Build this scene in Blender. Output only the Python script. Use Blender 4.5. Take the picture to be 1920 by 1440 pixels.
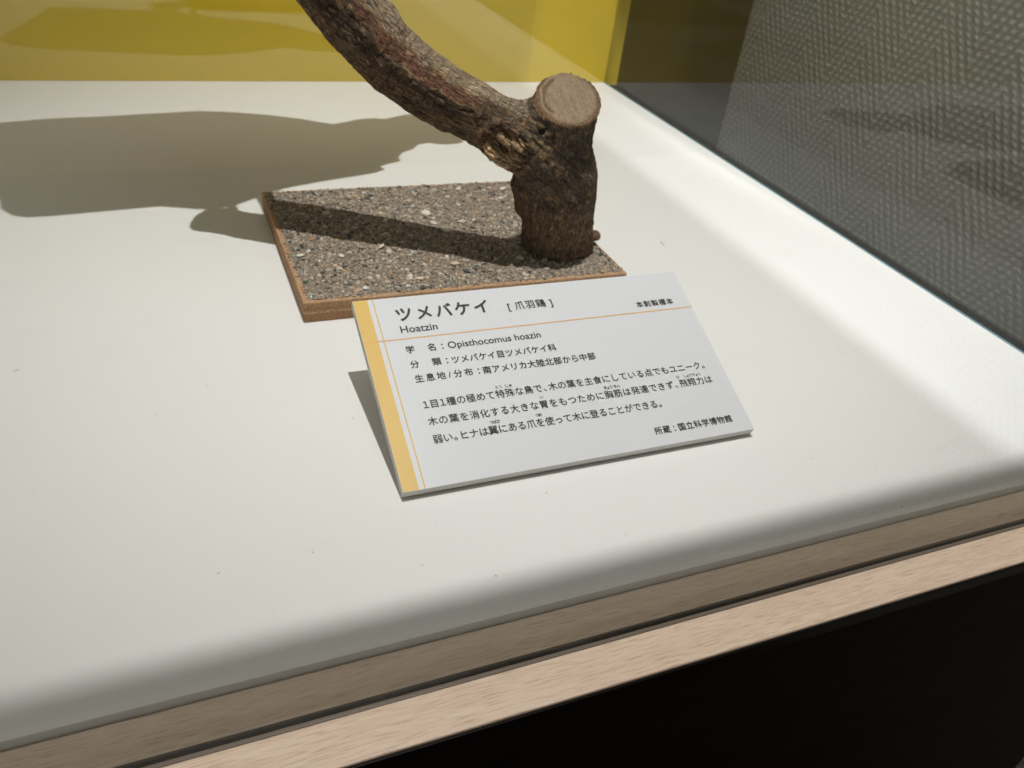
import bpy, bmesh, math, random
import numpy as np
from mathutils import Vector, Matrix, noise

random.seed(7)
rng = np.random.default_rng(7)
S = bpy.context.scene
C = S.collection
for o in list(bpy.data.objects):
    bpy.data.objects.remove(o)

# ------------------------------------------------------------------ camera
F_PX = 1540.0
RIGHT = Vector((0.9222437295799096, -0.3711153050187626, 0.10835097429820147))
DOWN = Vector((-0.13090494813737702, -0.5634604645896331, -0.8157059515521422))
FWD = Vector((0.3637724533326971, 0.7380960203288364, -0.5682287100904397))
cam_d = bpy.data.cameras.new('camera')
cam = bpy.data.objects.new('camera', cam_d)
C.objects.link(cam)
CAM = Vector((0, 0, 0.2692))
m = Matrix.Identity(4)
for i in range(3):
    m[i][0] = RIGHT[i]; m[i][1] = -DOWN[i]; m[i][2] = -FWD[i]; m[i][3] = CAM[i]
cam.matrix_world = m
cam_d.sensor_fit = 'HORIZONTAL'
cam_d.sensor_width = 36
cam_d.lens = F_PX / 1920 * 36
cam_d.clip_start = 0.01
cam_d.clip_end = 100
cam_d.dof.use_dof = True
cam_d.dof.focus_distance = 0.37
cam_d.dof.aperture_fstop = 18
S.camera = cam

# ------------------------------------------------------------------ world, lamps, exposure
W = bpy.data.worlds.new('World')
S.world = W
W.use_nodes = True
bg = W.node_tree.nodes['Background']
bg.inputs['Color'].default_value = (1.0, 0.965, 0.91, 1)
bg.inputs['Strength'].default_value = 0.27

def spot(name, loc, aim, power, radius, cone, blend, col):
    d = bpy.data.lights.new(name, 'SPOT')
    d.energy = power; d.shadow_soft_size = radius; d.spot_size = math.radians(cone); d.spot_blend = blend; d.color = col
    o = bpy.data.objects.new(name, d); C.objects.link(o)
    o.location = loc
    o.rotation_euler = (Vector(aim) - Vector(loc)).to_track_quat('-Z', 'Y').to_euler()
    return o

LAMP = Vector((0.129, 0.28, 1.5))
spot('case_spotlight', LAMP, (0.30, 0.56, 0), 80, 0.007, 54, 1.0, (1.0, 0.972, 0.935))
spot('case_edge_spotlight', (0.50, 0.257, 1.0), (0.50, 0.54, 0), 17, 0.0035, 78, 0.25, (0.97, 0.985, 1.0))
spot('ledge_spotlight', (0.25, 0.1605, 1.5), (0.2, 0.1605, 0), 60, 0.008, 75, 0.4, (1.0, 0.95, 0.92))
spot('partition_fill_spot', (0.63, -1.6, 2.2), (0.80, 0.72, 0.0), 700, 0.05, 11.0, 0.5, (1.0, 0.98, 0.94))  # added lamp, there only to brighten the fabric partition

ad = bpy.data.lights.new('case_fill_light', 'AREA')  # added soft fill that lifts the shadows inside the case
ad.shape = 'RECTANGLE'; ad.size = 1.0; ad.size_y = 0.5; ad.energy = 2.0; ad.color = (1.0, 0.975, 0.97)
ao = bpy.data.objects.new('case_fill_light', ad); C.objects.link(ao); ao.location = (-0.1, 0.6, 1.54)

S.view_settings.view_transform = 'Standard'
S.view_settings.look = 'None'
S.view_settings.exposure = 0
S.view_settings.gamma = 1
S.view_settings.use_curve_mapping = False
S.render.engine = 'CYCLES'
S.cycles.max_bounces = 10
S.cycles.transparent_max_bounces = 16

# ------------------------------------------------------------------ helpers
def meshobj(name, verts, faces, mat, parent=None, smooth=False):
    me = bpy.data.meshes.new(name)
    me.from_pydata([tuple(v) for v in verts], [], [tuple(f) for f in faces])
    if smooth:
        me.polygons.foreach_set('use_smooth', [True] * len(me.polygons))
    me.update()
    return link(name, me, mat, parent)

def link(name, me, mat, parent=None):
    o = bpy.data.objects.new(name, me)
    C.objects.link(o)
    if mat is not None:
        me.materials.clear(); me.materials.append(mat)
    if parent is not None:
        o.parent = parent
    return o

def tag(o, label=None, cat=None, kind=None, group=None):
    if label: o['label'] = label
    if cat: o['category'] = cat
    if kind: o['kind'] = kind
    if group: o['group'] = group
    return o

def empty(name, loc, label, cat):
    o = bpy.data.objects.new(name, None)
    o.empty_display_size = 0.05
    C.objects.link(o)
    o.location = loc
    return tag(o, label, cat)

def box(name, lo, hi, mat, parent=None, bevel=0.0, seg=2, cut=None):
    bm = bmesh.new()
    r = bmesh.ops.create_cube(bm, size=1)
    for v in bm.verts:
        v.co = Vector([(lo[i] + hi[i]) / 2 + v.co[i] * (hi[i] - lo[i]) for i in range(3)])
    if bevel:
        bmesh.ops.bevel(bm, geom=list(bm.edges), offset=bevel, segments=seg, affect='EDGES', profile=0.5)
    if parent is not None:
        bmesh.ops.translate(bm, verts=bm.verts, vec=-parent.location)
    me = bpy.data.meshes.new(name)
    bm.to_mesh(me); bm.free()
    return link(name, me, mat, parent)

class M:
    """small node-material builder"""
    def __init__(self, name):
        self.m = bpy.data.materials.new(name); self.m.use_nodes = True
        self.t = self.m.node_tree; self.n = self.t.nodes; self.l = self.t.links
        self.b = self.n['Principled BSDF']
    def node(self, typ, **kw):
        nd = self.n.new(typ)
        for k, v in kw.items():
            if k in nd.inputs: self.set(nd, k, v)
            else: setattr(nd, k, v)
        return nd
    def set(self, nd, k, v):
        if hasattr(v, 'is_output') or isinstance(v, bpy.types.NodeSocket): self.l.new(v, nd.inputs[k])
        else: nd.inputs[k].default_value = v
    def p(self, **kw):
        for k, v in kw.items():
            self.set(self.b, k.replace('_', ' '), v)
        return self
    def math(self, op, a, b=None, c=None):
        nd = self.n.new('ShaderNodeMath'); nd.operation = op
        for i, v in enumerate((a, b, c)):
            if v is not None: self.set(nd, i, v)
        return nd.outputs[0]
    def mix(self, f, a, b, typ='MIX'):
        nd = self.n.new('ShaderNodeMix'); nd.data_type = 'RGBA'; nd.blend_type = typ
        self.set(nd, 0, f); self.set(nd, 6, a); self.set(nd, 7, b)
        return nd.outputs[2]
    def noise(self, vec, scale, detail=4, rough=0.6, dist=0.0):
        nd = self.node('ShaderNodeTexNoise')
        nd.inputs['Scale'].default_value = scale; nd.inputs['Detail'].default_value = detail
        nd.inputs['Roughness'].default_value = rough; nd.inputs['Distortion'].default_value = dist
        if vec is not None: self.l.new(vec, nd.inputs['Vector'])
        return nd.outputs['Fac']
    def pos(self, scale=(1, 1, 1), rot=(0, 0, 0)):
        g = self.n.new('ShaderNodeTexCoord')
        mp = self.n.new('ShaderNodeMapping')
        mp.inputs['Scale'].default_value = scale; mp.inputs['Rotation'].default_value = rot
        self.l.new(g.outputs['Object'], mp.inputs['Vector'])
        return mp.outputs['Vector']
    def attr(self, name):
        a = self.n.new('ShaderNodeAttribute'); a.attribute_name = name
        return a
    def ramp(self, f, stops):
        nd = self.n.new('ShaderNodeValToRGB'); self.l.new(f, nd.inputs[0])
        e = nd.color_ramp.elements
        while len(e) < len(stops): e.new(0.5)
        for el, (p, c) in zip(e, stops):
            el.position = p; el.color = (c[0], c[1], c[2], 1)
        return nd.outputs[0]
    def bump(self, h, strength, dist):
        nd = self.n.new('ShaderNodeBump'); nd.inputs['Strength'].default_value = strength
        nd.inputs['Distance'].default_value = dist
        self.l.new(h, nd.inputs['Height'])
        self.l.new(nd.outputs[0], self.b.inputs['Normal'])
        return self

def plain(name, col, rough=0.5, spec=0.5):
    k = M(name); k.p(Base_Color=(*col, 1), Roughness=rough, Specular_IOR_Level=spec)
    return k.m

# ------------------------------------------------------------------ materials
def deck_mat(name, col, spec, rough):
    k = M(name)
    v = k.pos()
    big = k.noise(v, 5, 3)
    fine = k.noise(v, 900, 2, 0.5)
    c = k.mix(k.math('MULTIPLY', big, 0.5), (*col, 1), (col[0] * .95, col[1] * .955, col[2] * .95, 1))
    smd = k.ramp(k.noise(k.pos((9, 26, 1), (0, 0, 0.5)), 2.2, 5, 0.65), [(0.58, (0, 0, 0)), (0.80, (0.16, 0.16, 0.16))])
    c = k.mix(smd, c, (col[0] * .72, col[1] * .72, col[2] * .70, 1))
    fleck = k.ramp(k.noise(v, 330, 1, 0.4), [(0.80, (0, 0, 0)), (0.84, (0.35, 0.35, 0.35))])
    c = k.mix(fleck, c, (0.35, 0.33, 0.30, 1))
    k.p(Base_Color=c, Specular_IOR_Level=spec)
    k.set(k.b, 'Roughness', k.math('MULTIPLY_ADD', big, 0.08, rough))
    k.bump(fine, 0.08, 0.0002)
    return k.m
M_DECK = deck_mat('white_laminate', (0.79, 0.788, 0.778), 0.4, 0.42)
M_DECK_B = deck_mat('white_laminate_rear', (0.80, 0.798, 0.785), 0.6, 0.36)

def yellow_mat():
    k = M('yellow_gloss_acrylic')
    v = k.pos()
    n = k.noise(v, 4, 2)
    c = k.mix(n, (0.56, 0.405, 0.025, 1), (0.60, 0.435, 0.030, 1))
    k.p(Base_Color=c, Roughness=0.05, Specular_IOR_Level=1.0, IOR=1.62)
    return k.m
M_YEL = yellow_mat()

def glass_mat():
    k = M('clear_glass')
    k.n.remove(k.b)
    g = k.n.new('ShaderNodeNewGeometry')
    dp = k.n.new('ShaderNodeVectorMath'); dp.operation = 'DOT_PRODUCT'
    k.l.new(g.outputs['Normal'], dp.inputs[0]); k.l.new(g.outputs['Incoming'], dp.inputs[1])
    co = k.math('ABSOLUTE', dp.outputs['Value'])
    om = k.math('SUBTRACT', 1.0, co)
    f = k.math('MULTIPLY_ADD', k.math('POWER', om, 5.0), 0.957, 0.043)
    tr = k.n.new('ShaderNodeBsdfTransparent'); tr.inputs['Color'].default_value = (0.975, 0.985, 0.98, 1)
    gl = k.n.new('ShaderNodeBsdfGlossy'); gl.inputs['Roughness'].default_value = 0.0
    mx = k.n.new('ShaderNodeMixShader')
    k.l.new(f, mx.inputs[0]); k.l.new(tr.outputs[0], mx.inputs[1]); k.l.new(gl.outputs[0], mx.inputs[2])
    k.l.new(mx.outputs[0], k.n['Material Output'].inputs['Surface'])
    return k.m
M_GLASS = glass_mat()

def oak_mat():
    k = M('pale_oak')
    warp = k.noise(k.pos((3, 14, 14)), 4, 2)
    v = k.pos((9, 160, 160))
    addv = k.n.new('ShaderNodeVectorMath'); addv.operation = 'ADD'
    k.l.new(v, addv.inputs[0])
    cx = k.n.new('ShaderNodeCombineXYZ')
    k.l.new(k.math('MULTIPLY', warp, 2.5), cx.inputs[1]); k.l.new(cx.outputs[0], addv.inputs[1])
    g1 = k.noise(addv.outputs[0], 1.6, 3, 0.55)
    v2 = k.pos((95, 2300, 2300))
    add2 = k.n.new('ShaderNodeVectorMath'); add2.operation = 'ADD'
    k.l.new(v2, add2.inputs[0])
    cx2 = k.n.new('ShaderNodeCombineXYZ')
    k.l.new(k.math('MULTIPLY', warp, 6.0), cx2.inputs[1]); k.l.new(cx2.outputs[0], add2.inputs[1])
    pores = k.noise(add2.outputs[0], 1.0, 2, 0.5)
    base = k.ramp(g1, [(0.30, (0.555, 0.43, 0.325)), (0.5, (0.60, 0.48, 0.37)), (0.72, (0.635, 0.52, 0.41))])
    pm = k.ramp(pores, [(0.36, (1, 1, 1)), (0.48, (0, 0, 0))])
    c = k.mix(k.math('MULTIPLY', pm, 0.6), base, (0.36, 0.255, 0.17, 1))
    k.p(Base_Color=c, Roughness=0.42, Specular_IOR_Level=0.4)
    k.bump(pores, 0.2, 0.0003)
    return k.m
M_OAK = oak_mat()

def cabinet_mat():
    k = M('dark_brown_veneer')
    n = k.noise(k.pos((3, 60, 60)), 2.0, 4)
    c = k.ramp(n, [(0.3, (0.004, 0.0028, 0.002)), (0.7, (0.010, 0.007, 0.0045))])
    k.p(Base_Color=c, Roughness=0.6, Specular_IOR_Level=0.12)
    return k.m
M_CAB = cabinet_mat()
M_TRIM = plain('dark_trim', (0.012, 0.009, 0.007), 0.6, 0.2)
M_GASKET = plain('gasket_black', (0.02, 0.017, 0.013), 0.6, 0.2)
M_GEDGE = plain('grey_edge_strip', (0.13, 0.105, 0.08), 0.35)
M_SEAL = plain('teal_seal', (0.20, 0.38, 0.44), 0.2)
M_BOUNCE = plain('bounce_white', (0.75, 0.74, 0.71), 0.7)  # pale so the added head of the case bounces light inward

def wall_mat():
    k = M('dark_wall')
    n = k.noise(k.pos((2, 1, 8)), 2.5, 3)
    c = k.ramp(n, [(0.3, (0.006, 0.0055, 0.0045)), (0.7, (0.014, 0.0125, 0.010))])
    k.p(Base_Color=c, Roughness=0.45)
    return k.m
M_WALL = wall_mat()

def fabric_mat():
    k = M('grey_herringbone_fabric')
    g = k.n.new('ShaderNodeTexCoord'); sp = k.n.new('ShaderNodeSeparateXYZ')
    k.l.new(g.outputs['Object'], sp.inputs[0])
    wob = k.noise(g.outputs['Object'], 18, 2); wob2 = k.noise(g.outputs['Object'], 26, 2)
    y = k.math('MULTIPLY_ADD', wob, 0.006, sp.outputs[1]); z = k.math('MULTIPLY_ADD', wob2, 0.005, sp.outputs[2])
    q = k.math('ADD', z, k.math('MULTIPLY', k.math('PINGPONG', y, 0.050), 1.75))
    a = k.math('SINE', k.math('MULTIPLY', q, 2 * math.pi / 0.0190))
    b = k.math('SINE', k.math('MULTIPLY', z, 2 * math.pi / 0.0073))
    rib = k.math('MULTIPLY_ADD', a, 0.5, 0.5)
    lump = k.math('MULTIPLY', rib, k.math('MULTIPLY_ADD', b, 0.5, 0.5))
    fuzz = k.noise(g.outputs['Object'], 420, 3, 0.7)
    vary = k.noise(g.outputs['Object'], 110, 2)
    patch = k.noise(g.outputs['Object'], 9, 3)
    h = k.math('ADD', k.math('MULTIPLY', lump, k.math('MULTIPLY_ADD', vary, 1.1, 0.05)), k.math('MULTIPLY', rib, 0.16))
    h2 = k.math('MULTIPLY_ADD', fuzz, 0.30, h)
    h3 = k.math('MULTIPLY_ADD', patch, 0.25, h2)
    c = k.ramp(h3, [(0.22, (0.32, 0.318, 0.295)), (0.55, (0.41, 0.408, 0.38)), (1.0, (0.60, 0.595, 0.565))])
    k.p(Base_Color=c, Roughness=0.95, Specular_IOR_Level=0.1)
    k.bump(h2, 0.30, 0.0007)
    return k.m
M_FABRIC = fabric_mat()

def carpet_mat():
    k = M('dark_carpet')
    g = k.n.new('ShaderNodeTexCoord')
    f = k.noise(g.outputs['Object'], 260, 3, 0.7); p = k.noise(g.outputs['Object'], 7, 3)
    c = k.ramp(k.math('MULTIPLY_ADD', p, 0.4, k.math('MULTIPLY', f, 0.7)), [(0.35, (0.016, 0.013, 0.012)), (0.75, (0.060, 0.052, 0.048))])
    k.p(Base_Color=c, Roughness=0.95, Specular_IOR_Level=0.1)
    k.bump(f, 0.6, 0.004)
    return k.m
M_CARPET = carpet_mat()

# ------------------------------------------------------------------ setting
FLOOR_Z = -0.75
tag(meshobj('floor', [(-8, -6, FLOOR_Z), (8, -6, FLOOR_Z), (8, 8, FLOOR_Z), (-8, 8, FLOOR_Z)], [(0, 1, 2, 3)], M_CARPET), kind='structure')

wall = box('wall_panel', (-2.5, 1.62, FLOOR_Z), (3.5, 1.70, 2.4), M_WALL)
tag(wall, 'dark brown wall seen through the side glass between the yellow panel and grey fabric', 'wall')
part = box('fabric_partition', (0.80, -1.4, FLOOR_Z), (0.84, 1.026, 2.2), M_FABRIC, None, 0.002)
tag(part, 'tall partition covered in grey herringbone woven fabric beyond the side glass', 'partition')

case = empty('display_case', (0, 0.16, FLOOR_Z), 'museum display case with white deck, pale oak front ledge, clear glass and glossy yellow back', 'display case')
X0, XR = -1.0, 0.540
box('deck_board', (X0, 0.1965, -0.018), (XR - 0.0006, 0.6938, 0.0), M_DECK, case, 0.0004)
box('deck_board', (X0, 0.6941, -0.018), (XR - 0.0006, 0.948, 0.0), M_DECK_B, case, 0.0003)
box('back_panel', (X0, 0.9482, -0.3), (0.5595, 0.9545, 0.80), M_YEL, case, 0.0005)
box('ledge', (X0, 0.1555, -0.0115), (0.5425, 0.1958, -0.004), M_OAK, case, 0.0007, 2)
box('ledge_edge_band', (X0, 0.1543, -0.0115), (0.5425, 0.1554, -0.0052), plain('edge_band', (0.004, 0.003, 0.002), 0.3, 0.15), case, 0.0004)
box('cabinet_body', (X0, 0.1548, FLOOR_Z), (0.5425, 0.9545, -0.0185), M_CAB, case)
box('front_glass', (X0, 0.1755, -0.0035), (0.5465, 0.1795, 0.7995), M_GLASS, case)
box('side_glass', (0.5405, 0.1798, -0.0035), (0.5465, 0.9478, 0.7995), M_GLASS, case)
box('gasket', (X0, 0.1759, -0.0045), (0.5398, 0.1785, -0.0036), M_GASKET, case)
box('glass_channel', (X0, 0.1738, -0.0045), (0.5425, 0.1754, -0.0032), M_GEDGE, case, 0.0002)
box('side_seal', (0.5397, 0.1968, -0.006), (0.5404, 0.947, 0.0006), M_SEAL, case)
box('cabinet_rail', (X0, 0.1548, -0.0183), (0.5425, 0.1962, -0.0117), M_CAB, case)
box('side_trim', (0.5469, 0.1545, -0.05), (0.5575, 0.9478, -0.003), M_TRIM, case, 0.0005)
# unseen case head, added to block and shape the lamp light: front fascia with a shelf under it, side fascia over the right-hand glass, closed top
baffle_hood = bmesh.new()
for lo, hi in (((X0, 0.1725, 0.801), (0.72, 0.2485, 0.815)), ((X0, 0.1725, 0.8152), (0.5465, 0.1795, 1.56)), ((0.5400, 0.1797, 0.801), (0.5465, 0.9478, 1.56)), ((0.335, 0.2490, 0.801), (0.486, 0.9478, 0.815)),  # last box is an added baffle bounding the edge lamp's pool
               ((X0, 0.9482, 0.801), (0.5595, 0.9545, 1.56)), ((X0, 0.1725, 1.5602), (0.5595, 0.9545, 1.58))):
    q = bmesh.ops.create_cube(baffle_hood, size=1)
    for v in q['verts']:
        v.co = Vector([(lo[i] + hi[i]) / 2 + v.co[i] * (hi[i] - lo[i]) for i in range(3)]) - case.location
me = bpy.data.meshes.new('baffle_hood'); baffle_hood.to_mesh(me); baffle_hood.free()
link('baffle_hood', me, M_BOUNCE, case)

# ------------------------------------------------------------------ mounted branch: board, grit, trunk
BX0, BX1, BY0, BY1, BT = 0.0706, 0.2945, 0.4395, 0.6115, 0.0138
perch = empty('perch_mount', (0.1825, 0.5255, 0.0), 'dark bark branch with a sawn stump mounted on a grit covered plywood board', 'branch mount')
PL = np.array(perch.location)

def ply_mat():
    k = M('plywood_edge')
    sp = k.n.new('ShaderNodeSeparateXYZ'); tc = k.n.new('ShaderNodeTexCoord')
    k.l.new(tc.outputs['Object'], sp.inputs[0])
    n = k.noise(k.pos((60, 60, 900)), 1.0, 4, 0.7)
    sp2 = k.noise(k.pos((700, 700, 700)), 1.0, 3, 0.7)
    z = k.math('ADD', sp.outputs[2], k.math('MULTIPLY', n, 0.0012))
    ply = k.ramp(k.math('MULTIPLY', z, 1 / 0.0140), [(0.0, (0.36, 0.205, 0.105)), (0.44, (0.37, 0.21, 0.105)), (0.5, (0.60, 0.42, 0.27)), (0.58, (0.48, 0.31, 0.18)), (0.64, (0.37, 0.21, 0.105)), (1.0, (0.52, 0.34, 0.20))])
    c = k.mix(k.ramp(sp2, [(0.42, (0, 0, 0)), (0.62, (0.75, 0.75, 0.75))]), ply, (0.26, 0.13, 0.06, 1))
    k.p(Base_Color=c, Roughness=0.75, Specular_IOR_Level=0.25)
    k.bump(sp2, 0.5, 0.0006)
    return k.m
box('board', (BX0, BY0, 0.0002), (BX1, BY1, BT), ply_mat(), perch, 0.0006)

# --- trunk as a distance field
STUMP = np.array([(0.2625, 0.4872, 0.0100, 0.0262), (0.2595, 0.4853, 0.0200, 0.0262), (0.2580, 0.4833, 0.0293, 0.0256), (0.2543, 0.4799, 0.0474, 0.0256), (0.2503, 0.4767, 0.0645, 0.0262), (0.2462, 0.4733, 0.0809, 0.0236),
                  (0.2434, 0.4689, 0.0970, 0.0205), (0.2418, 0.4651, 0.1104, 0.0198), (0.2395, 0.4600, 0.1300, 0.0210), (0.2385, 0.4575, 0.150, 0.0212)])
BRANCH = np.array([(0.2450, 0.4680, 0.0770, 0.0210), (0.2342, 0.4690, 0.0875, 0.0215), (0.2188, 0.4725, 0.0985, 0.0205), (0.2013, 0.4803, 0.1068, 0.0194), (0.1856, 0.4882, 0.1138, 0.0190), (0.1702, 0.4961, 0.1204, 0.0198),
                   (0.1548, 0.5036, 0.1286, 0.0205), (0.1396, 0.5107, 0.1392, 0.0213), (0.1274, 0.5156, 0.1519, 0.0219), (0.1171, 0.5197, 0.1626, 0.0219), (0.1043, 0.5244, 0.1785, 0.0215), (0.090, 0.5300, 0.196, 0.0205), (0.066, 0.540, 0.218, 0.019), (0.046, 0.549, 0.236, 0.0185)])
VD = np.array([0.4713, 0.8820, 0.0])
CUT_N = math.cos(math.radians(33)) * np.array([0, 0, 1.0]) - math.sin(math.radians(33)) * np.array([0.30, 0.954, 0.0])
CUT_P = np.array([0.2400, 0.4602, 0.1287])

BRANCH[:, 3] *= 0.955; STUMP[:, 3] *= 0.985
def resample(P, n):
    d = np.r_[0, np.cumsum(np.linalg.norm(np.diff(P[:, :3], axis=0), axis=1))]
    # smooth (Catmull-Rom like) by cubic hermite through the points
    t = np.linspace(0, d[-1], n); out = []
    tang = np.gradient(P, d, axis=0)
    for x in t:
        i = min(max(np.searchsorted(d, x) - 1, 0), len(d) - 2); h = d[i + 1] - d[i]; u = (x - d[i]) / h
        out.append((2 * u**3 - 3 * u**2 + 1) * P[i] + (u**3 - 2 * u**2 + u) * h * tang[i] + (-2 * u**3 + 3 * u**2) * P[i + 1] + (u**3 - u**2) * h * tang[i + 1])
    return np.array(out), t
ST, ST_S = resample(STUMP, 30)
BR, BR_S = resample(BRANCH, 46)

def chain(P, X):
    """distance to a chain of round cones; returns distance, arc parameter, nearest axis point"""
    best = np.full(len(X), 1e9); par = np.zeros(len(X)); ax = np.zeros_like(X)
    for i in range(len(P) - 1):
        a, b = P[i], P[i + 1]; ab = b[:3] - a[:3]
        t = np.clip(((X - a[:3]) @ ab) / (ab @ ab), 0, 1)
        c = a[:3] + t[:, None] * ab
        d = np.linalg.norm(X - c, axis=1) - (a[3] + t * (b[3] - a[3]))
        k = d < best
        best[k] = d[k]; par[k] = i + t[k]; ax[k] = c[k]
    return best, par, ax

def smin(a, b, k):
    h = np.clip(0.5 + 0.5 * (b - a) / k, 0, 1)
    return b * (1 - h) + a * h - k * h * (1 - h)

def smax(a, b, k): return -smin(-a, -b, k)

KNOT = np.array([0.2030, 0.4638, 0.0975])      # wound on the camera side of the branch
BUMPS = [(np.array([0.2345, 0.4905, 0.0450]), 0.0075, 0.006), (np.array([0.2180, 0.4700, 0.1090]), 0.013, 0.008), (np.array([0.2905, 0.4840, 0.0215]), 0.0042, 0.004),
         (np.array([0.2330, 0.4850, 0.0640]), 0.013, 0.01)]

def sdf(X):
    ds, ps, a1 = chain(ST, X)
    ds = smax(ds, (X - CUT_P) @ CUT_N, 0.0016)
    db, pb, a2 = chain(BR, X)
    d = smin(ds, db, 0.012)
    for c, r, k in BUMPS:
        d = smin(d, np.linalg.norm(X - c, axis=1) - r, k)
    d = smax(d, (BT + 0.0004) - X[:, 2] + 0.002 * np.sin(X[:, 0] * 260 + 1.1), 0.004)
    return d, ds, ps, a1, db, pb, a2

def grad(X, e=2e-4):
    g = np.stack([sdf(X + np.eye(3)[i] * e)[0] - sdf(X - np.eye(3)[i] * e)[0] for i in range(3)], 1)
    return g / (np.linalg.norm(g, axis=1)[:, None] + 1e-9)

# find the knot centre on the surface
kx = KNOT.copy()[None]
for _ in range(8):
    kx = kx - grad(kx) * sdf(kx)[0][:, None]
KNOT = kx[0]; KNOT_N = grad(kx)[0]
KT = np.array([0.80, -0.35, -0.55]); KT -= KNOT_N * (KT @ KNOT_N); KT /= np.linalg.norm(KT)   # grain direction
KB = np.cross(KNOT_N, KT)
KA, KBR = 0.0160, 0.0130

def rough_shell():
    """tubes joined by a voxel remesh, then pulled onto the smooth field"""
    bm = bmesh.new()
    for P in (ST[((ST[:, :3] - CUT_P) @ CUT_N) < 0.003], BR):
        rings = []
        for i, p in enumerate(P):
            t = P[min(i + 1, len(P) - 1)][:3] - P[max(i - 1, 0)][:3]; t /= np.linalg.norm(t)
            u = np.cross(t, [0.3, 0.9, 0.31]); u /= np.linalg.norm(u); w = np.cross(t, u)
            rings.append([bm.verts.new(p[:3] + p[3] * 1.02 * (math.cos(q) * u + math.sin(q) * w)) for q in np.linspace(0, 2 * math.pi, 24, endpoint=False)])
        for a, b in zip(rings, rings[1:]):
            for j in range(24):
                bm.faces.new((a[j], a[(j + 1) % 24], b[(j + 1) % 24], b[j]))
        bm.faces.new(rings[0][::-1]); bm.faces.new(rings[-1])
    for c, r, k in BUMPS:
        q = bmesh.ops.create_icosphere(bm, subdivisions=2, radius=r, matrix=Matrix.Translation(Vector(c)))
    bmesh.ops.recalc_face_normals(bm, faces=bm.faces)
    me = bpy.data.meshes.new('tmp'); bm.to_mesh(me); bm.free()
    o = bpy.data.objects.new('tmp', me); C.objects.link(o)
    md = o.modifiers.new('r', 'REMESH'); md.mode = 'VOXEL'; md.voxel_size = 0.00085
    dg = bpy.context.evaluated_depsgraph_get()
    out = bpy.data.meshes.new_from_object(o.evaluated_get(dg))
    bpy.data.objects.remove(o)
    return out
tm = rough_shell()
n = len(tm.vertices)
V = np.empty(n * 3); tm.vertices.foreach_get('co', V); V = V.reshape(-1, 3)
for it in range(9):
    d = sdf(V)[0]
    V = V - grad(V) * np.clip(d, -0.004, 0.004)[:, None]
D, ds, ps, a1, db, pb, a2 = sdf(V)
N = grad(V)
on_b = db < ds
axis = np.where(on_b[:, None], a2, a1)
sarc = np.where(on_b, np.interp(pb, np.arange(len(BR)), BR_S), np.interp(ps, np.arange(len(ST)), ST_S) + 0.5)
rad = V - axis; rl = np.linalg.norm(rad, axis=1)[:, None] + 1e-9; rad = rad / rl
# tangent per vertex
tb = np.gradient(BR[:, :3], axis=0); tb /= np.linalg.norm(tb, axis=1)[:, None]
ts = np.gradient(ST[:, :3], axis=0); ts /= np.linalg.norm(ts, axis=1)[:, None]
T = np.where(on_b[:, None], tb[np.clip(pb.astype(int), 0, len(tb) - 1)], ts[np.clip(ps.astype(int), 0, len(ts) - 1)])
# "up side" and "front side" directions of the branch
FR = np.array([-0.42, -0.80, 0.30])
Fp = FR - T * (T @ FR)[:, None]; Fp /= np.linalg.norm(Fp, axis=1)[:, None]
Up = np.cross(Fp, T); Up *= np.sign(Up[:, 2:3] + 1e-9)
cu = (rad * Up).sum(1); cf = (rad * Fp).sum(1)
ang = np.arctan2(cu, cf)
bark = np.stack([sarc, ang * 0.021 * np.where(cf < -0.98, 1, 1), rl[:, 0]], 1)
# noise evaluated along the grain: long in s, short around; sampled in 3-D so there is no seam
long_ = V - T * ((V * T).sum(1) * 0.80)[:, None]      # squash along the grain

def nz(P, sc, oct=3):
    out = np.empty(len(P))
    f = noise.fractal
    Q = P * sc
    for i, q in enumerate(Q):
        out[i] = f(Vector(q), 1.0, 2.1, oct, noise_basis='PERLIN_ORIGINAL')
    return out
n_big = nz(V, 70, 2)
n_mid = nz(long_, 330, 3)
n_fin = nz(long_ + 3.1, 800, 2)
n_col = nz(V + 9.0, 120, 3)
n_fl = nz(long_ + 5.0, 420, 3)
on_cut = np.abs((V - CUT_P) @ CUT_N) < 0.0016
on_cut &= (np.linalg.norm(V - CUT_P, axis=1) < 0.032) & ~on_b
kv = V - KNOT
ku, kw, kn = kv @ KT, kv @ KB, kv @ KNOT_N
kr = np.sqrt((ku / KA) ** 2 + (kw / KBR) ** 2)
kr = np.where(np.abs(kn) < 0.014, kr, 9) + 0.10 * n_mid
ridge = 1 - np.abs(np.clip(n_mid * 1.6, -1, 1))
disp = 0.0012 * n_big + 0.0010 * n_mid + 0.0006 * (ridge - 0.6) + 0.00045 * n_fin
crot = np.exp(-(((V - np.array([0.2205, 0.4640, 0.1050])) ** 2).sum(1)) / (2 * 0.016 ** 2))
disp += crot * (0.0012 * n_mid + 0.0010 * n_fin + 0.0007 * np.sign(n_fl) * np.abs(n_fl) ** 0.5)
smooth_red = on_b & (cu > 0.05) & (cu < 0.62) & (cf > 0)
disp = np.where(smooth_red, disp * 0.55, disp)
disp = np.where(on_cut, np.where(rl[:, 0] > 0.0182, 0.0006 * n_mid + 0.0001, 0.0001 * n_fin - 0.0006), disp)
disp -= 0.0036 * np.clip((1.0 - kr) / 0.25, 0, 1)                      # hollow of the wound
disp += 0.0016 * np.exp(-((kr - 1.12) / 0.16) ** 2)                    # its raised callus rim
hole = np.array([0.2218, 0.4560, 0.1100])
hx = hole[None]
for _ in range(6): hx = hx - grad(hx) * sdf(hx)[0][:, None]
hd = np.linalg.norm(V - hx[0], axis=1)
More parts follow.
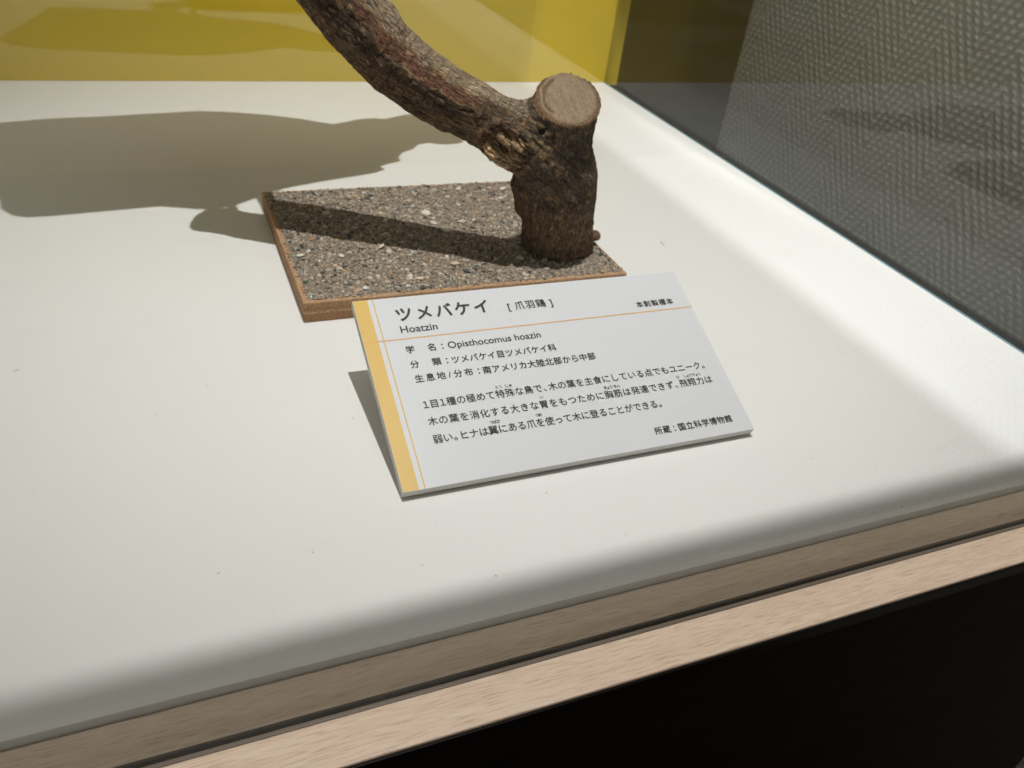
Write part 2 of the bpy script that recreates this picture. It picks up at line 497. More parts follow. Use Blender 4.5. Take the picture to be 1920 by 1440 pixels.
disp -= 0.004 * np.clip(1.4 - hd / 0.0019, 0, 1)
V2 = V + N * disp[:, None]

def sm(x, a, b):
    t = np.clip((x - a) / (b - a), 0, 1); return t * t * (3 - 2 * t)
def lerp(a, b, t): return a * (1 - t[:, None]) + np.asarray(b) * t[:, None]
col = np.tile(np.array([0.092, 0.068, 0.047]), (n, 1))
col = lerp(col, (0.045, 0.032, 0.024), sm(n_col + 0.6 * n_mid, 0.0, 0.45) * 0.85)              # near-black patches
col = lerp(col, (0.24, 0.150, 0.080), sm(n_fl - 0.25 * n_col, 0.30, 0.55) * 0.8)               # tan flecks
low = ~on_b & (V[:, 2] < 0.055)
col = np.where(low[:, None], lerp(col, (0.22, 0.148, 0.085), sm(n_mid + n_col * 0.7, -0.1, 0.5) * 0.6), col)   # rubbed lower trunk
bm_ = on_b.astype(float)
edge = 0.16 * n_col + 0.10 * n_mid
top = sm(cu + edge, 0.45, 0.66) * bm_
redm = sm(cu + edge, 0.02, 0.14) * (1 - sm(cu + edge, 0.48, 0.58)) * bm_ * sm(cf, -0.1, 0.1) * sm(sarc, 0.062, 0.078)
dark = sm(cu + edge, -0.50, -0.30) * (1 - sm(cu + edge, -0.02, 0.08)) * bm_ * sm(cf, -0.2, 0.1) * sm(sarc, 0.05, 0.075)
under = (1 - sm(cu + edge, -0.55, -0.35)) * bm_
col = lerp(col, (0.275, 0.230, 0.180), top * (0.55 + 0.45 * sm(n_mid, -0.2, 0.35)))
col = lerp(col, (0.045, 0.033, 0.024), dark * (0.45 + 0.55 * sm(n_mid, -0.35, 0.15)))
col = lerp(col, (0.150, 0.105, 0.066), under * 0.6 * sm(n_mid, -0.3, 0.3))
col = lerp(col, (0.125, 0.062, 0.045), redm * 0.92 * sm(n_big + 0.5 * n_col, -0.75, -0.25))
rim = (np.exp(-((cu + edge - 0.50) / 0.06) ** 2) + np.exp(-((cu + edge - 0.06) / 0.05) ** 2)) * bm_ * sm(cf, -0.1, 0.1) * sm(n_fl, -0.2, 0.25) * sm(sarc, 0.062, 0.078)
col = lerp(col, (0.29, 0.205, 0.120), np.clip(rim, 0, 1) * 0.85)                                # torn pale bark edges
col = lerp(col, (0.115, 0.105, 0.098), crot * 0.7 * sm(n_col, -0.5, 0.1))                       # grey crotch
pk = np.exp(-(((V - hx[0] - np.array([0.002, 0, -0.004])) ** 2).sum(1)) / (2 * 0.0075 ** 2))
col = lerp(col, (0.29, 0.195, 0.105), pk * sm(n_mid + n_fl * 0.5, -0.15, 0.3) * 0.95)
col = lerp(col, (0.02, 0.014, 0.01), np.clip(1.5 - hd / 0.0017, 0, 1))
col = lerp(col, (0.15, 0.085, 0.04), np.clip((1.05 - kr) / 0.2, 0, 1))
col = lerp(col, (0.21, 0.13, 0.075), np.exp(-((kr - 1.15) / 0.13) ** 2) * 0.6 * sm(n_fl, -0.3, 0.3))
kb = np.exp(-(((V - BUMPS[2][0]) ** 2).sum(1)) / (2 * 0.004 ** 2))
col = lerp(col, (0.28, 0.17, 0.09), kb * 0.8)
col = lerp(col, (0.20, 0.125, 0.08), on_cut.astype(float))

grey = col.mean(1, keepdims=True)
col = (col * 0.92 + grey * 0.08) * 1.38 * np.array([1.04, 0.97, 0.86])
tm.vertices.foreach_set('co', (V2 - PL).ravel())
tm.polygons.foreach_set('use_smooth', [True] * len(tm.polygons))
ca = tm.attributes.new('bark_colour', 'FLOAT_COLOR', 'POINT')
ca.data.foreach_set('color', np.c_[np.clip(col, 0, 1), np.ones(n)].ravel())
ga = tm.attributes.new('grain', 'FLOAT_VECTOR', 'POINT')
ga.data.foreach_set('vector', long_.astype(np.float32).ravel())
tm.update()

def bark_mat():
    k = M('bark')
    a = k.attr('bark_colour'); g = k.attr('grain')
    f = k.noise(g.outputs['Vector'], 1500, 4, 0.7)
    f2 = k.noise(g.outputs['Vector'], 600, 3, 0.65)
    v = k.ramp(f, [(0.30, (0.16, 0.155, 0.15)), (0.50, (0.92, 0.91, 0.89)), (0.70, (2.3, 2.15, 1.95))])
    c = k.mix(1.0, a.outputs['Color'], v, 'MULTIPLY')
    cr = k.math('ABSOLUTE', k.math('SUBTRACT', k.noise(g.outputs['Vector'], 420, 3, 0.6, 0.4), 0.5))
    c = k.mix(1.0, c, k.ramp(cr, [(0.0, (0.22, 0.20, 0.19)), (0.035, (1, 1, 1))]), 'MULTIPLY')
    spk = k.ramp(k.noise(g.outputs['Vector'], 900, 2, 0.5), [(0.60, (0, 0, 0)), (0.70, (1, 1, 1))])
    c = k.mix(k.math('MULTIPLY', spk, 0.55), c, (0.30, 0.20, 0.115, 1))
    k.p(Base_Color=c, Roughness=0.85, Specular_IOR_Level=0.2)
    k.bump(k.math('ADD', f, f2), 1.0, 0.0013)
    return k.m
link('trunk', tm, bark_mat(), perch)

# --- sawn end grain of the stump: a disc whose rim follows the bark
cu1 = np.cross(CUT_N, [0, 1, 0.2]); cu1 /= np.linalg.norm(cu1); cv1 = np.cross(CUT_N, cu1)
NA, NR = 120, 34
rims = []
for q in np.linspace(0, 2 * math.pi, NA, endpoint=False):
    dv = math.cos(q) * cu1 + math.sin(q) * cv1
    rr = np.linspace(0.012, 0.034, 90)
    pts = CUT_P + rr[:, None] * dv - CUT_N * 0.0022
    dd = chain(ST, pts)[0]
    i = np.argmax(dd > 0) if (dd > 0).any() else len(rr) - 1
    rims.append(rr[i] - 0.0011 + 0.0007 * noise.noise(Vector((math.cos(q) * 4, math.sin(q) * 4, 5))))
rims = np.array(rims)
vs, fs = [CUT_P + CUT_N * 0.0006], []
for j in range(1, NR + 1):
    for i, q in enumerate(np.linspace(0, 2 * math.pi, NA, endpoint=False)):
        t = j / NR
        p = CUT_P + rims[i] * t * (1 + 0.035 * noise.noise(Vector((math.cos(q) * 3, math.sin(q) * 3, 2))) * t) * (math.cos(q) * cu1 + math.sin(q) * cv1)
        saw = 0.00022 * noise.noise(Vector((p @ cu1 * 260, p @ cv1 * 60, 1)))
        side = float((math.cos(q) * cu1 + math.sin(q) * cv1) @ np.array([-0.90, 0.40, -0.05]))
        if side > 0.45: saw -= 0.0019 * math.exp(-((t - 0.80) / 0.05) ** 2) * min(1, (side - 0.45) * 5)
        p = p + CUT_N * (0.0006 + saw - 0.0016 * max(0, (t - 0.9) / 0.1) ** 1.5)
        vs.append(p)
for i in range(NA): fs.append((0, 1 + i, 1 + (i + 1) % NA))
for j in range(NR - 1):
    for i in range(NA):
        a, b = 1 + j * NA + i, 1 + j * NA + (i + 1) % NA
        fs.append((a, a + NA, b + NA, b))
def cut_mat():
    k = M('sawn_end_grain')
    v = k.pos((1, 1, 1))
    f = k.noise(v, 420, 4, 0.7)
    st = k.noise(k.pos((520, 60, 60), (0, 0.1, 0.3)), 1.0, 3, 0.6)
    b = k.noise(v, 70, 2)
    c = k.ramp(k.math('ADD', k.math('MULTIPLY', f, 0.6), k.math('MULTIPLY', st, 0.5)), [(0.32, (0.15, 0.105, 0.066)), (0.55, (0.30, 0.222, 0.145)), (0.78, (0.46, 0.36, 0.25))])
    c = k.mix(k.math('MULTIPLY', b, 0.6), c, (0.190, 0.130, 0.084, 1))
    tc = k.n.new('ShaderNodeTexCoord'); ds_ = k.n.new('ShaderNodeVectorMath'); ds_.operation = 'DISTANCE'
    k.l.new(tc.outputs['Object'], ds_.inputs[0]); ds_.inputs[1].default_value = tuple(CUT_P - PL + 0.003 * cu1)
    wob = k.noise(v, 120, 3)
    rr_ = k.math('MULTIPLY_ADD', wob, 0.0045, ds_.outputs['Value'])
    ring = k.math('SINE', k.math('MULTIPLY', rr_, 3800.0))
    c = k.mix(k.ramp(ring, [(0.55, (0, 0, 0)), (1.0, (0.30, 0.30, 0.30))]), c, (0.13, 0.085, 0.055, 1))
    c = k.mix(k.ramp(k.math('MULTIPLY', rr_, 40.0), [(0.80, (0, 0, 0)), (0.97, (0.75, 0.75, 0.75))]), c, (0.12, 0.075, 0.048, 1))
    k.p(Base_Color=c, Roughness=0.8, Specular_IOR_Level=0.2)
    k.bump(k.math('ADD', f, st), 0.6, 0.0006)
    return k.m
meshobj('cut_face', [p - PL for p in vs], fs, cut_mat(), perch, True)

# --- torn fibrous wood in the branch wound
NG = 120
vs, cs, fs = [], [], []
idx = {}
for i in range(NG + 1):
    for j in range(NG + 1):
        u = (i / NG * 2 - 1) * 1.02; w = (j / NG * 2 - 1) * 1.02
        r = math.hypot(u, w)
        if r > 1.0: continue
        U, Wd = u * KA, w * KBR
        fib = noise.fractal(Vector((u * 1.1, w * 9, 3)), 1, 2.0, 3)
        fine = noise.noise(Vector((u * 3, w * 26, 7)))
        stp = noise.noise(Vector((u * 1.6 + 5, w * 3.2, 1)))
        h = -0.0018 + 0.0024 * fib + 0.0011 * fine + 0.0012 * (1 if stp > 0.05 else -0.6) - 0.0030 * max(0, r - 0.75) / 0.25
        light = 0.35 + 0.7 * fib + 0.55 * fine
        if w < -0.30 + 0.15 * fib and u > -0.75 and u < 0.55:     # raised pale splinter along the lower side
            h += 0.0036; light += 0.55
        if abs(u + 0.1) < 0.22 and abs(w - 0.05) < 0.14: h -= 0.003; light -= 0.5
        p = KNOT + KT * U + KB * Wd + KNOT_N * h
        idx[i, j] = len(vs); vs.append(p - PL)
        L_ = min(max(light, 0), 1.2)
        cs.append((0.07 + 0.52 * L_ ** 1.3, 0.042 + 0.35 * L_ ** 1.3, 0.022 + 0.19 * L_ ** 1.3, 1))
for i in range(NG):
    for j in range(NG):
        q = [(i, j), (i + 1, j), (i + 1, j + 1), (i, j + 1)]
        if all(x in idx for x in q): fs.append([idx[x] for x in q])
ko = meshobj('knot_wound', vs, fs, None, perch, True)
a = ko.data.attributes.new('wood_colour', 'FLOAT_COLOR', 'POINT'); a.data.foreach_set('color', np.array(cs).ravel())
k = M('torn_wood'); at = k.attr('wood_colour')
fz = k.noise(k.pos((900, 900, 900)), 1.0, 3, 0.6)
k.p(Base_Color=k.mix(1.0, at.outputs['Color'], k.math('MULTIPLY_ADD', fz, 1.0, 0.5), 'MULTIPLY'), Roughness=0.8, Specular_IOR_Level=0.2)
k.bump(fz, 0.5, 0.0004)
ko.data.materials.append(k.m)
# loose splinters standing out of the wound
k = M('splinter_wood')
fz = k.noise(k.pos((900, 900, 900)), 1.0, 3, 0.6)
k.p(Base_Color=k.ramp(fz, [(0.35, (0.13, 0.078, 0.04)), (0.5, (0.29, 0.195, 0.112)), (0.65, (0.44, 0.315, 0.195))]), Roughness=0.8, Specular_IOR_Level=0.2)
k.bump(fz, 0.6, 0.0006)
for su, sw, sl, sb, sh, an in ((-0.10, -0.62, 0.0155, 0.0046, 0.0016, 0.10), (0.30, -0.30, 0.0110, 0.0026, 0.0005, 0.22), (-0.25, 0.42, 0.0125, 0.0030, 0.0004, -0.12), (0.22, 0.66, 0.0085, 0.0024, 0.0007, 0.05), (0.55, 0.25, 0.0070, 0.0022, 0.0004, -0.3)):
    d1 = KT * math.cos(an) + KB * math.sin(an); d2 = np.cross(KNOT_N, d1)
    c = KNOT + KT * su * KA + KB * sw * KBR + KNOT_N * sh
    vs, fs = [], []
    ns = 14
    for i in range(ns + 1):
        t = i / ns - 0.5
        wd = sb * (0.5 - 0.28 * abs(t) ** 1.5) * (1 + 0.35 * noise.noise(Vector((t * 9, su * 7, 1))))
        hh_ = 0.0011 * (1 + 0.5 * noise.noise(Vector((t * 7, sw * 5, 2))))
        sk = 0.0012 * noise.noise(Vector((t * 5, su * 3 + sw, 4)))
        q = c + d1 * (t * sl) + d2 * sk
        for a_, b_ in ((-1, -1.6), (-0.9, 0.7), (-0.35, 1.0), (0.1, 0.75), (0.5, 1.05), (1, 0.6), (1, -1.6)):
            vs.append(q + d2 * a_ * wd + KNOT_N * b_ * hh_ - PL)
    for i in range(ns):
        for j in range(7):
            fs.append((i * 7 + j, i * 7 + (j + 1) % 7, i * 7 + 7 + (j + 1) % 7, i * 7 + 7 + j))
    fs.append(tuple(range(6, -1, -1))); fs.append(tuple(ns * 7 + j for j in range(7)))
    meshobj('splinter', vs, fs, k.m, perch)

# --- grit glued to the board
def ico(sub):
    b = bmesh.new(); bmesh.ops.create_icosphere(b, subdivisions=sub, radius=1)
    v = np.array([x.co[:] for x in b.verts]); b.faces.ensure_lookup_table(); b.verts.index_update()
    f = np.array([[x.index for x in q.verts] for q in b.faces]); b.free(); return v, f
PAL = np.array([(0.36, 0.30, 0.24), (0.30, 0.245, 0.19), (0.42, 0.36, 0.29), (0.24, 0.20, 0.16), (0.48, 0.42, 0.35), (0.56, 0.52, 0.46), (0.44, 0.32, 0.19), (0.40, 0.24, 0.16), (0.055, 0.06, 0.055), (0.045, 0.065, 0.06), (0.16, 0.145, 0.125)])
PW = np.array([17, 17, 14, 11, 9, 5, 5, 3, 9, 5, 8.]); PW /= PW.sum()
allv, allf, allc, off = [], [], [], 0
def grains(N_, rmin, rmax, sub, zlift, flat, edge=0.0015, power=2.0, pal=PAL, pw=PW):
    global off
    v0, f0 = ico(sub)
    for _ in range(N_):
        x = random.uniform(BX0 + edge, BX1 - edge); y = random.uniform(BY0 + edge, BY1 - edge)
        # a thin bare band at the left and near edges, as on the board
        if (x < BX0 + 0.0045 or y < BY0 + 0.004) and random.random() < 0.72: continue
        if (x - 0.2605) ** 2 + (y - 0.4875) ** 2 < 0.0215 ** 2: continue
        r = rmin + (rmax - rmin) * random.random() ** power
        q = np.array([random.uniform(0.75, 1.5), random.uniform(0.6, 1.05), random.uniform(*flat)]) * r
        a = random.uniform(0, 6.283); tl = random.uniform(-0.5, 0.5)
        ca_, sa = math.cos(a), math.sin(a); ct, st = math.cos(tl), math.sin(tl)
        R = np.array([[ca_, -sa, 0], [sa, ca_, 0], [0, 0, 1]]) @ np.array([[1, 0, 0], [0, ct, -st], [0, st, ct]])
        jit = 1 + rng.uniform(-0.16, 0.16, (len(v0), 1))
        vv = (v0 * jit * q) @ R.T + np.array([x, y, BT + zlift * r]) - PL
        c = pal[rng.choice(len(pal), p=pw)] * rng.uniform(0.65, 1.3)
        allv.append(vv); allf.append(f0 + off); off += len(v0)
        allc.append(np.tile(np.r_[np.clip(c * 1.18, 0, 0.75), 1], (len(v0), 1)))
grains(13500, 0.0005, 0.00095, 1, 0.35, (0.5, 0.9), 0.0012)
grains(5600, 0.0008, 0.0015, 1, 0.40, (0.4, 0.8), 0.0018)
grains(650, 0.0012, 0.0021, 2, 0.40, (0.3, 0.65), 0.003)
SH = np.array([(0.60, 0.56, 0.50), (0.52, 0.42, 0.28), (0.62, 0.50, 0.40), (0.50, 0.46, 0.42)])
grains(60, 0.0018, 0.0032, 2, 0.5, (0.18, 0.4), 0.005, 2.5, SH, np.full(4, .25))
allv = np.concatenate(allv); allf = np.concatenate(allf); allc = np.concatenate(allc)
gm = bpy.data.meshes.new('grit')
gm.vertices.add(len(allv)); gm.vertices.foreach_set('co', allv.ravel())
gm.loops.add(allf.size); gm.loops.foreach_set('vertex_index', allf.ravel().astype(np.int32))
gm.polygons.add(len(allf)); gm.polygons.foreach_set('loop_start', np.arange(0, allf.size, 3, dtype=np.int32))
gm.polygons.foreach_set('use_smooth', np.ones(len(allf), dtype=bool))
gm.update(); gm.validate()
a = gm.attributes.new('grain_colour', 'FLOAT_COLOR', 'POINT'); a.data.foreach_set('color', allc.ravel())
k = M('grit_stones'); at = k.attr('grain_colour')
f = k.noise(k.pos((1, 1, 1)), 1400, 3, 0.6)
k.p(Base_Color=k.mix(1.0, at.outputs['Color'], k.math('MULTIPLY_ADD', f, 0.9, 0.5), 'MULTIPLY'), Roughness=0.5, Specular_IOR_Level=0.4)
tag(link('grit', gm, k.m, perch), kind='stuff')
# sand bed between the grains
k = M('sand_bed')
f = k.noise(k.pos(), 1500, 3, 0.7)
k.p(Base_Color=k.ramp(f, [(0.35, (0.10, 0.08, 0.062)), (0.5, (0.24, 0.195, 0.15)), (0.68, (0.40, 0.335, 0.265))]), Roughness=0.9)
k.bump(f, 0.8, 0.0008)
bmv, bmf = [], []
NX, NY = 90, 70
for j in range(NY + 1):
    for i in range(NX + 1):
        e = 0.0022
        x = BX0 + e + (BX1 - BX0 - 2 * e) * i / NX; y = BY0 + e + (BY1 - BY0 - 2 * e) * j / NY
        rim_ = i in (0, NX) or j in (0, NY)
        jx = 0.0011 * noise.noise(Vector((x * 300, y * 300, 0))); jy = 0.0011 * noise.noise(Vector((x * 300, y * 300, 9)))
        z = BT - 0.0003 if rim_ else BT + 0.00035 + 0.00025 * noise.noise(Vector((x * 500, y * 500, 4)))
        bmv.append(np.array([x + jx, y + jy, z]) - PL)
for j in range(NY):
    for i in range(NX):
        q = j * (NX + 1) + i
        bmf.append((q, q + 1, q + NX + 2, q + NX + 1))
tag(meshobj('sand', bmv, bmf, k.m, perch, True), kind='stuff')

# ------------------------------------------------------------------ label stand
LA = Vector((0.99999422, -0.00339999, 0.0)); LB = Vector((0.00314791, 0.92585129, 0.37787496)); LN = LA.cross(LB)
LO = Vector((0.0854, 0.2718, 0.0056))
sign = empty('label_panel', LO, 'white tilted caption panel with yellow stripe and Japanese text about the hoatzin', 'label')
sign.rotation_euler = Matrix((LA, LB, LN)).transposed().to_euler()
LW, LH, LT = 0.2, 0.1137, 0.005

def lbox(name, lo, hi, mat, bevel=0.0):
    bm = bmesh.new(); bmesh.ops.create_cube(bm, size=1)
    for v in bm.verts: v.co = Vector([(lo[i] + hi[i]) / 2 + v.co[i] * (hi[i] - lo[i]) for i in range(3)])
    if bevel: bmesh.ops.bevel(bm, geom=list(bm.edges), offset=bevel, segments=2, affect='EDGES', profile=0.5)
    me = bpy.data.meshes.new(name); bm.to_mesh(me); bm.free()
    return link(name, me, mat, sign)

def paper(name, col, grain=0.06):
    k = M(name)
    f = k.noise(k.pos(), 2600, 2, 0.6)
    f2 = k.noise(k.pos(), 40, 2)
    dk = tuple(x * (1 - grain * 2) for x in col)
    c = k.mix(f, (*dk, 1), (*[min(x * (1 + grain), 0.9) for x in col], 1))
    k.p(Base_Color=c, Roughness=0.38, Specular_IOR_Level=0.35)
    k.bump(f, 0.25, 0.0001)
    return k.m
lbox('backing_board', (0, 0, -LT), (LW, LH, -0.0002), plain('foam_board', (0.62, 0.60, 0.565), 0.7), 0.00025)
lbox('print_sheet', (0.0001, 0.0001, -0.0002), (LW - 0.0001, LH - 0.0001, 0.0), paper('label_paper', (0.67, 0.68, 0.71)))
def flat(name, x0, y0, x1, y1, z, mat):
    return meshobj(name, [(x0, y0, z), (x1, y0, z), (x1, y1, z), (x0, y1, z)], [(0, 1, 2, 3)], mat, sign)
yl = paper('stripe_yellow', (0.72, 0.47, 0.12))
flat('colour_band', 0.0002, 0.0002, 0.0080, LH - 0.0002, 0.00005, yl)
flat('thin_line', 0.0105, 0.0002, 0.0112, LH - 0.0002, 0.00005, yl)
flat('header_rule', 0.0002, 0.0857, LW - 0.0002, 0.0864, 0.0001, paper('rule_orange', (0.72, 0.40, 0.12)))
# wooden wedge behind it
w = 0.03
tri = [(LW / 2 - w, 0.012, -LT - 0.0002), (LW / 2 - w, 0.085, -LT - 0.0002), (LW / 2 - w, 0.075, -0.0345), (LW / 2 + w, 0.012, -LT - 0.0002), (LW / 2 + w, 0.085, -LT - 0.0002), (LW / 2 + w, 0.075, -0.0345)]
meshobj('support_wedge', tri, [(0, 1, 2), (5, 4, 3), (0, 3, 4, 1), (1, 4, 5, 2), (2, 5, 3, 0)], plain('wedge_white', (0.6, 0.59, 0.56), 0.6), sign)

M_INK = plain('black_ink', (0.035, 0.032, 0.031), 0.5, 0.3)
CACHE = {}
DG = None
def glyph(txt, off):
    key = txt
    if key not in CACHE:
        cu_ = bpy.data.curves.new('g', 'FONT'); cu_.body = txt; cu_.size = 1.0; cu_.resolution_u = 6
        o = bpy.data.objects.new('g', cu_); C.objects.link(o)
        dg = bpy.context.evaluated_depsgraph_get(); dg.update()
        me = bpy.data.meshes.new_from_object(o.evaluated_get(dg))
        v = np.empty(len(me.vertices) * 3); me.vertices.foreach_get('co', v); v = v.reshape(-1, 3)
        f = [tuple(p.vertices) for p in me.polygons]
        bpy.data.objects.remove(o); bpy.data.curves.remove(cu_); bpy.data.meshes.remove(me)
        CACHE[key] = (v, f)
    return CACHE[key]
ADV = {'、': 0.62, '。': 0.62, '１': 0.66, '：': 0.9, '/': 0.55, '　': 1.0, '[': 0.5, ']': 0.5, 'ュ': .8, 'ょ': .8}
def line(name, txt, x0, x1, base, size, off, adv=ADV, z=0.00016):
    """one CJK line: glyphs in equal cells so that the ink runs from x0 to x1 (mm); base = bottom of the ink box"""
    a = np.array([adv.get(c, 1.0) for c in txt])
    cum = np.r_[0, np.cumsum(a)[:-1]]
    gl = [glyph(c, off) if c != '　' else (np.zeros((0, 3)), []) for c in txt]
    def cd(i):
        """glyph origin = o + c * pitch + d"""
        c_, v, q, ad = txt[i], gl[i][0], cum[i], a[i]
        if c_ in '、。': return q, (0.08 - v[:, 0].min()) * size
        if ad < 1: return q + ad / 2, -(v[:, 0].max() + v[:, 0].min()) / 2 * size
        return q + 0.5, -0.5 * size
    last = max(i for i in range(len(txt)) if len(gl[i][0]))
    c0, d0 = cd(0); c1, d1 = cd(last)
    e0 = x0 - d0 - gl[0][0][:, 0].min() * size; e1 = x1 - d1 - gl[last][0][:, 0].max() * size
    pitch = (e1 - e0) / (c1 - c0) if last else size
    org = e0 - c0 * pitch
    vs, fs = [], []
    pos = []
    for i_, (v, f) in enumerate(gl):
        if len(v) == 0: continue
        c_, d_ = cd(i_)
        px = org + c_ * pitch + d_
        pos.append(px)
        for kk, (bx, by) in enumerate(((0, 0), (off, 0), (-off, 0), (0, off), (0, -off))):
            o_ = len(vs)
            vs += [((p[0] + bx) * size / 1000 + px / 1000, ((p[1] + by) * size + base + 0.09 * size) / 1000, z + kk * 0.00001) for p in v]
            fs += [tuple(i + o_ for i in t) for t in f]
    return meshobj(name, vs, fs, M_INK, sign), pitch
def latin(name, txt, x0, x1, base, cap, off, z=0.00016):
    v, f = glyph(txt, off)
    h = glyph('H', off)[0][:, 1].max()
    sy = cap / h
    sx = (x1 - x0) / (v[:, 0].max() - v[:, 0].min())
    vs, fs = [], []
    for kk, (bx, by) in enumerate(((0, 0), (0.011, 0), (-0.011, 0), (0, 0.011), (0, -0.011))):
        o_ = len(vs)
        vs += [(((p[0] + bx - v[:, 0].min()) * sx + x0) / 1000, ((p[1] + by) * sy + base) / 1000, z + kk * 0.00001) for p in v]
        fs += [tuple(i + o_ for i in t) for t in f]
    return meshobj(name, vs, fs, M_INK, sign)

line('title_text', 'ツメバケイ', 21.4, 73.2, 97.2, 10.0, 0.028)
line('bracket_text', '[爪羽鶏]', 84.7, 111.8, 97.1, 6.1, 0.016, {'[': 0.95, ']': 0.95})
latin('english_name', 'Hoatzin', 21.2, 41.3, 89.8, 4.4, 0.0)
line('specimen_note', '本剥製標本', 163.8, 189.0, 89.4, 4.8, 0.021)
line('species_heading', '学　名：', 20.9, 41.0, 76.6, 5.0, 0.018)
latin('species_name', 'Opisthocomus hoazin', 43.8, 97.2, 76.9, 4.0, 0.004)
line('class_heading', '分　類：', 20.9, 41.0, 67.3, 5.0, 0.018)
line('class_text', 'ツメバケイ目ツメバケイ科', 43.3, 103.4, 67.0, 5.0, 0.021)
line('habitat_heading', '生息地/分布：', 21.2, 56.0, 58.4, 5.0, 0.018)
line('habitat_text', '南アメリカ大陸北部から中部', 58.0, 124.2, 58.2, 5.0, 0.021)
line('body_text', '１目１種の極めて特殊な鳥で、木の葉を主食にしている点でもユニーク。', 21.4, 188.3, 42.6, 5.25, 0.014)
line('body_text', '木の葉を消化する大きな胃をもつために胸筋は発達できず、飛翔力は', 21.3, 188.9, 32.7, 5.25, 0.014)
line('body_text', '弱い。ヒナは翼にある爪を使って木に登ることができる。', 21.3, 150.8, 22.5, 5.25, 0.014)
line('owner_text', '所蔵：国立科学博物館', 139.9, 189.0, 6.7, 4.8, 0.021)
def ruby(txt, x0, x1, base):
    line('reading_aid', txt, x0, x1, base, 2.2, 0.02)
ruby('とく', 61.6, 65.0, 48.4); ruby('しゅ', 67.0, 70.6, 48.4)
ruby('い', 83.6, 85.4, 38.5); ruby('きょう', 121.5, 126.5, 38.5); ruby('きん', 127.5, 131.3, 38.5)
ruby('ひ', 167.4, 169.3, 38.5); ruby('しょう', 172.4, 177.2, 38.5); ruby('りょく', 178.2, 183.2, 38.5)
ruby('つばさ', 52.2, 57.6, 28.4); ruby('つめ', 77.4, 81.0, 28.4)

# ------------------------------------------------------------------ the stuffed bird on the branch, above the picture; its shadow falls on the deck
def to_floor(u, v):
    d = RIGHT * ((u - 960) / F_PX) + DOWN * ((v - 720) / F_PX) + FWD
    return CAM + d * (-CAM.z / d.z)
OUT = [(885, 245), (865, 268), (835, 271), (805, 268), (783, 271), (775, 280), (755, 286), (747, 295), (753, 302), (733, 306), (713, 312), (722, 318), (700, 325), (650, 333), (600, 341), (540, 352), (490, 368), (445, 384), (395, 394), (352, 391),
       (300, 387), (200, 396), (100, 405), (50, 408), (22, 404), (2, 392), (-8, 350), (-30, 318), (-55, 280), (-70, 250), (0, 230), (100, 222), (200, 218), (300, 212), (370, 208), (430, 210), (500, 215), (560, 222), (600, 229), (625, 233), (650, 228), (690, 222), (720, 223), (760, 215), (800, 212), (850, 220)]
ZB = 0.32
poly = []
for u, v in OUT:
    s = to_floor(u, v)
    p = s + (LAMP - s) * (ZB / LAMP.z)
    poly.append((p.x, p.y))
poly = np.array(poly)
def inside_dist(P):
    """signed inside distance of points to the outline"""
    a = poly; b = np.roll(poly, -1, 0)
    dmin = np.full(len(P), 1e9); ins = np.zeros(len(P), bool)
    for (x1, y1), (x2, y2) in zip(a, b):
        e = np.array([x2 - x1, y2 - y1]); t = np.clip(((P - [x1, y1]) @ e) / (e @ e + 1e-12), 0, 1)
        dmin = np.minimum(dmin, np.linalg.norm(P - ([x1, y1] + t[:, None] * e), axis=1))
        cnd = ((y1 > P[:, 1]) != (y2 > P[:, 1])) & (P[:, 0] < (x2 - x1) * (P[:, 1] - y1) / (y2 - y1 + 1e-12) + x1)
        ins ^= cnd
    return np.where(ins, dmin, -dmin)
bird = empty('stuffed_bird', (0.05, 0.555, 0.25), 'brown stuffed bird perched on the branch above the frame, shadow on the deck', 'stuffed bird')
BL_ = np.array(bird.location)
bm = bmesh.new()
ov = [bm.verts.new((x, y, 0)) for x, y in poly]
bm.faces.new(ov)
bmesh.ops.triangulate(bm, faces=bm.faces)
for _ in range(5):
    ed = [e for e in bm.edges if e.calc_length() > 0.012]
    if not ed: break
    bmesh.ops.subdivide_edges(bm, edges=ed, cuts=1)
    bmesh.ops.triangulate(bm, faces=bm.faces)
bm.verts.index_update()
P2 = np.array([v.co[:2] for v in bm.verts]); dd = np.maximum(inside_dist(P2), 0)
hh = 0.032 * np.sqrt(np.clip(1 - (1 - np.clip(dd / 0.045, 0, 1)) ** 2, 0, 1))
up = [(x, y, ZB + h) for (x, y), h in zip(P2, hh)]; dn = [(x, y, ZB - h) for (x, y), h in zip(P2, hh)]
ft = [tuple(v.index for v in f.verts) for f in bm.faces]
nb = len(up); bm.free()
meshobj('body', [np.array(p) - BL_ for p in up + dn], ft + [tuple(i + nb for i in f[::-1]) for f in ft], plain('feathers', (0.10, 0.06, 0.03), 0.8), bird, True)
LEG = plain('leg_skin', (0.12, 0.10, 0.08), 0.6)
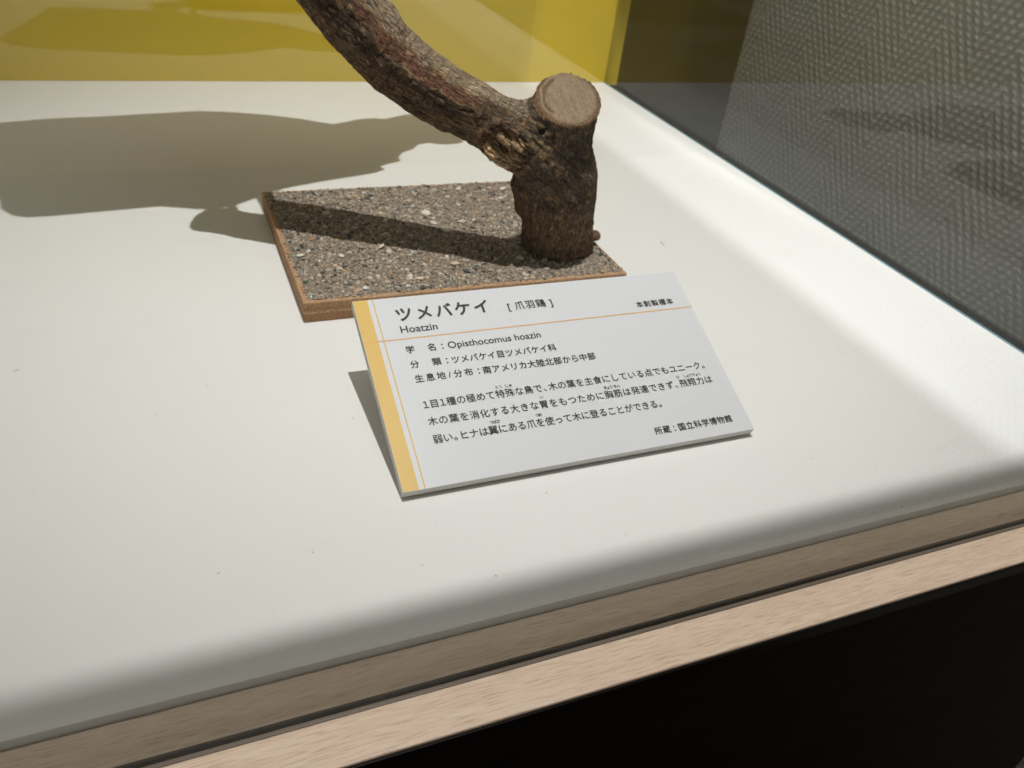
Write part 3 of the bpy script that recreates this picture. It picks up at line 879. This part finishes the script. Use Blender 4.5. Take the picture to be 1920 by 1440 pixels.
for lx, ly, lz in ((0.062, 0.5425, 0.238), (0.082, 0.5350, 0.222)):
    p0 = np.array([lx, ly, lz]) - BL_; p1 = np.array([lx + 0.002, 0.585, ZB - 0.012]) - BL_
    vs, fs = [], []
    for p, r in ((p0, 0.0032), (p0 * .5 + p1 * .5, 0.003), (p1, 0.006)):
        for q in range(8): vs.append(p + np.array([math.cos(q * .785) * r, 0.2 * r, math.sin(q * .785) * r]))
    for r_ in range(2):
        for q in range(8): fs.append((r_ * 8 + q, r_ * 8 + (q + 1) % 8, r_ * 8 + 8 + (q + 1) % 8, r_ * 8 + 8 + q))
    meshobj('leg', vs, fs, LEG, bird, True)

# ------------------------------------------------------------------ specks of dust on the deck
vs, fs = [], []
def speck(u, v, L, wd, ang):
    s = to_floor(u, v); a = Vector((math.cos(ang), math.sin(ang), 0)); b = Vector((-a.y, a.x, 0))
    o_ = len(vs); nseg = 5
    for i in range(nseg + 1):
        t = i / nseg - 0.5; wv = b * (0.25 * L * math.sin(t * 5))
        ww = wd * (1 - 1.6 * abs(t) ** 2)
        for sx, zz in ((-1, 0.0001), (0, 0.0001 + wd * .8), (1, 0.0001)):
            vs.append(tuple(s + a * (t * L) + wv + b * (sx * ww) + Vector((0, 0, zz))))
    for i in range(nseg):
        q = o_ + i * 3
        fs.append((q, q + 1, q + 4, q + 3)); fs.append((q + 1, q + 2, q + 5, q + 4))
speck(1242, 457, 0.0075, 0.0003, 0.85)
speck(30, 695, 0.003, 0.0002, 0.1)
for u, v in ((224, 515), (283, 600), (388, 724), (292, 777), (1172, 1001), (586, 1036), (930, 1080), (1025, 925), (1500, 905), (1520, 860), (1860, 790), (662, 784), (410, 1075), (1420, 540), (1690, 950)):
    speck(u, v, random.uniform(0.0007, 0.0014), random.uniform(0.00012, 0.00028), random.uniform(0, 3.1))
tag(meshobj('dust', vs, fs, plain('dust_grey', (0.22, 0.18, 0.16), 0.9)), kind='stuff', label='scattered tiny dark specks and lint on the white deck', cat='dust')
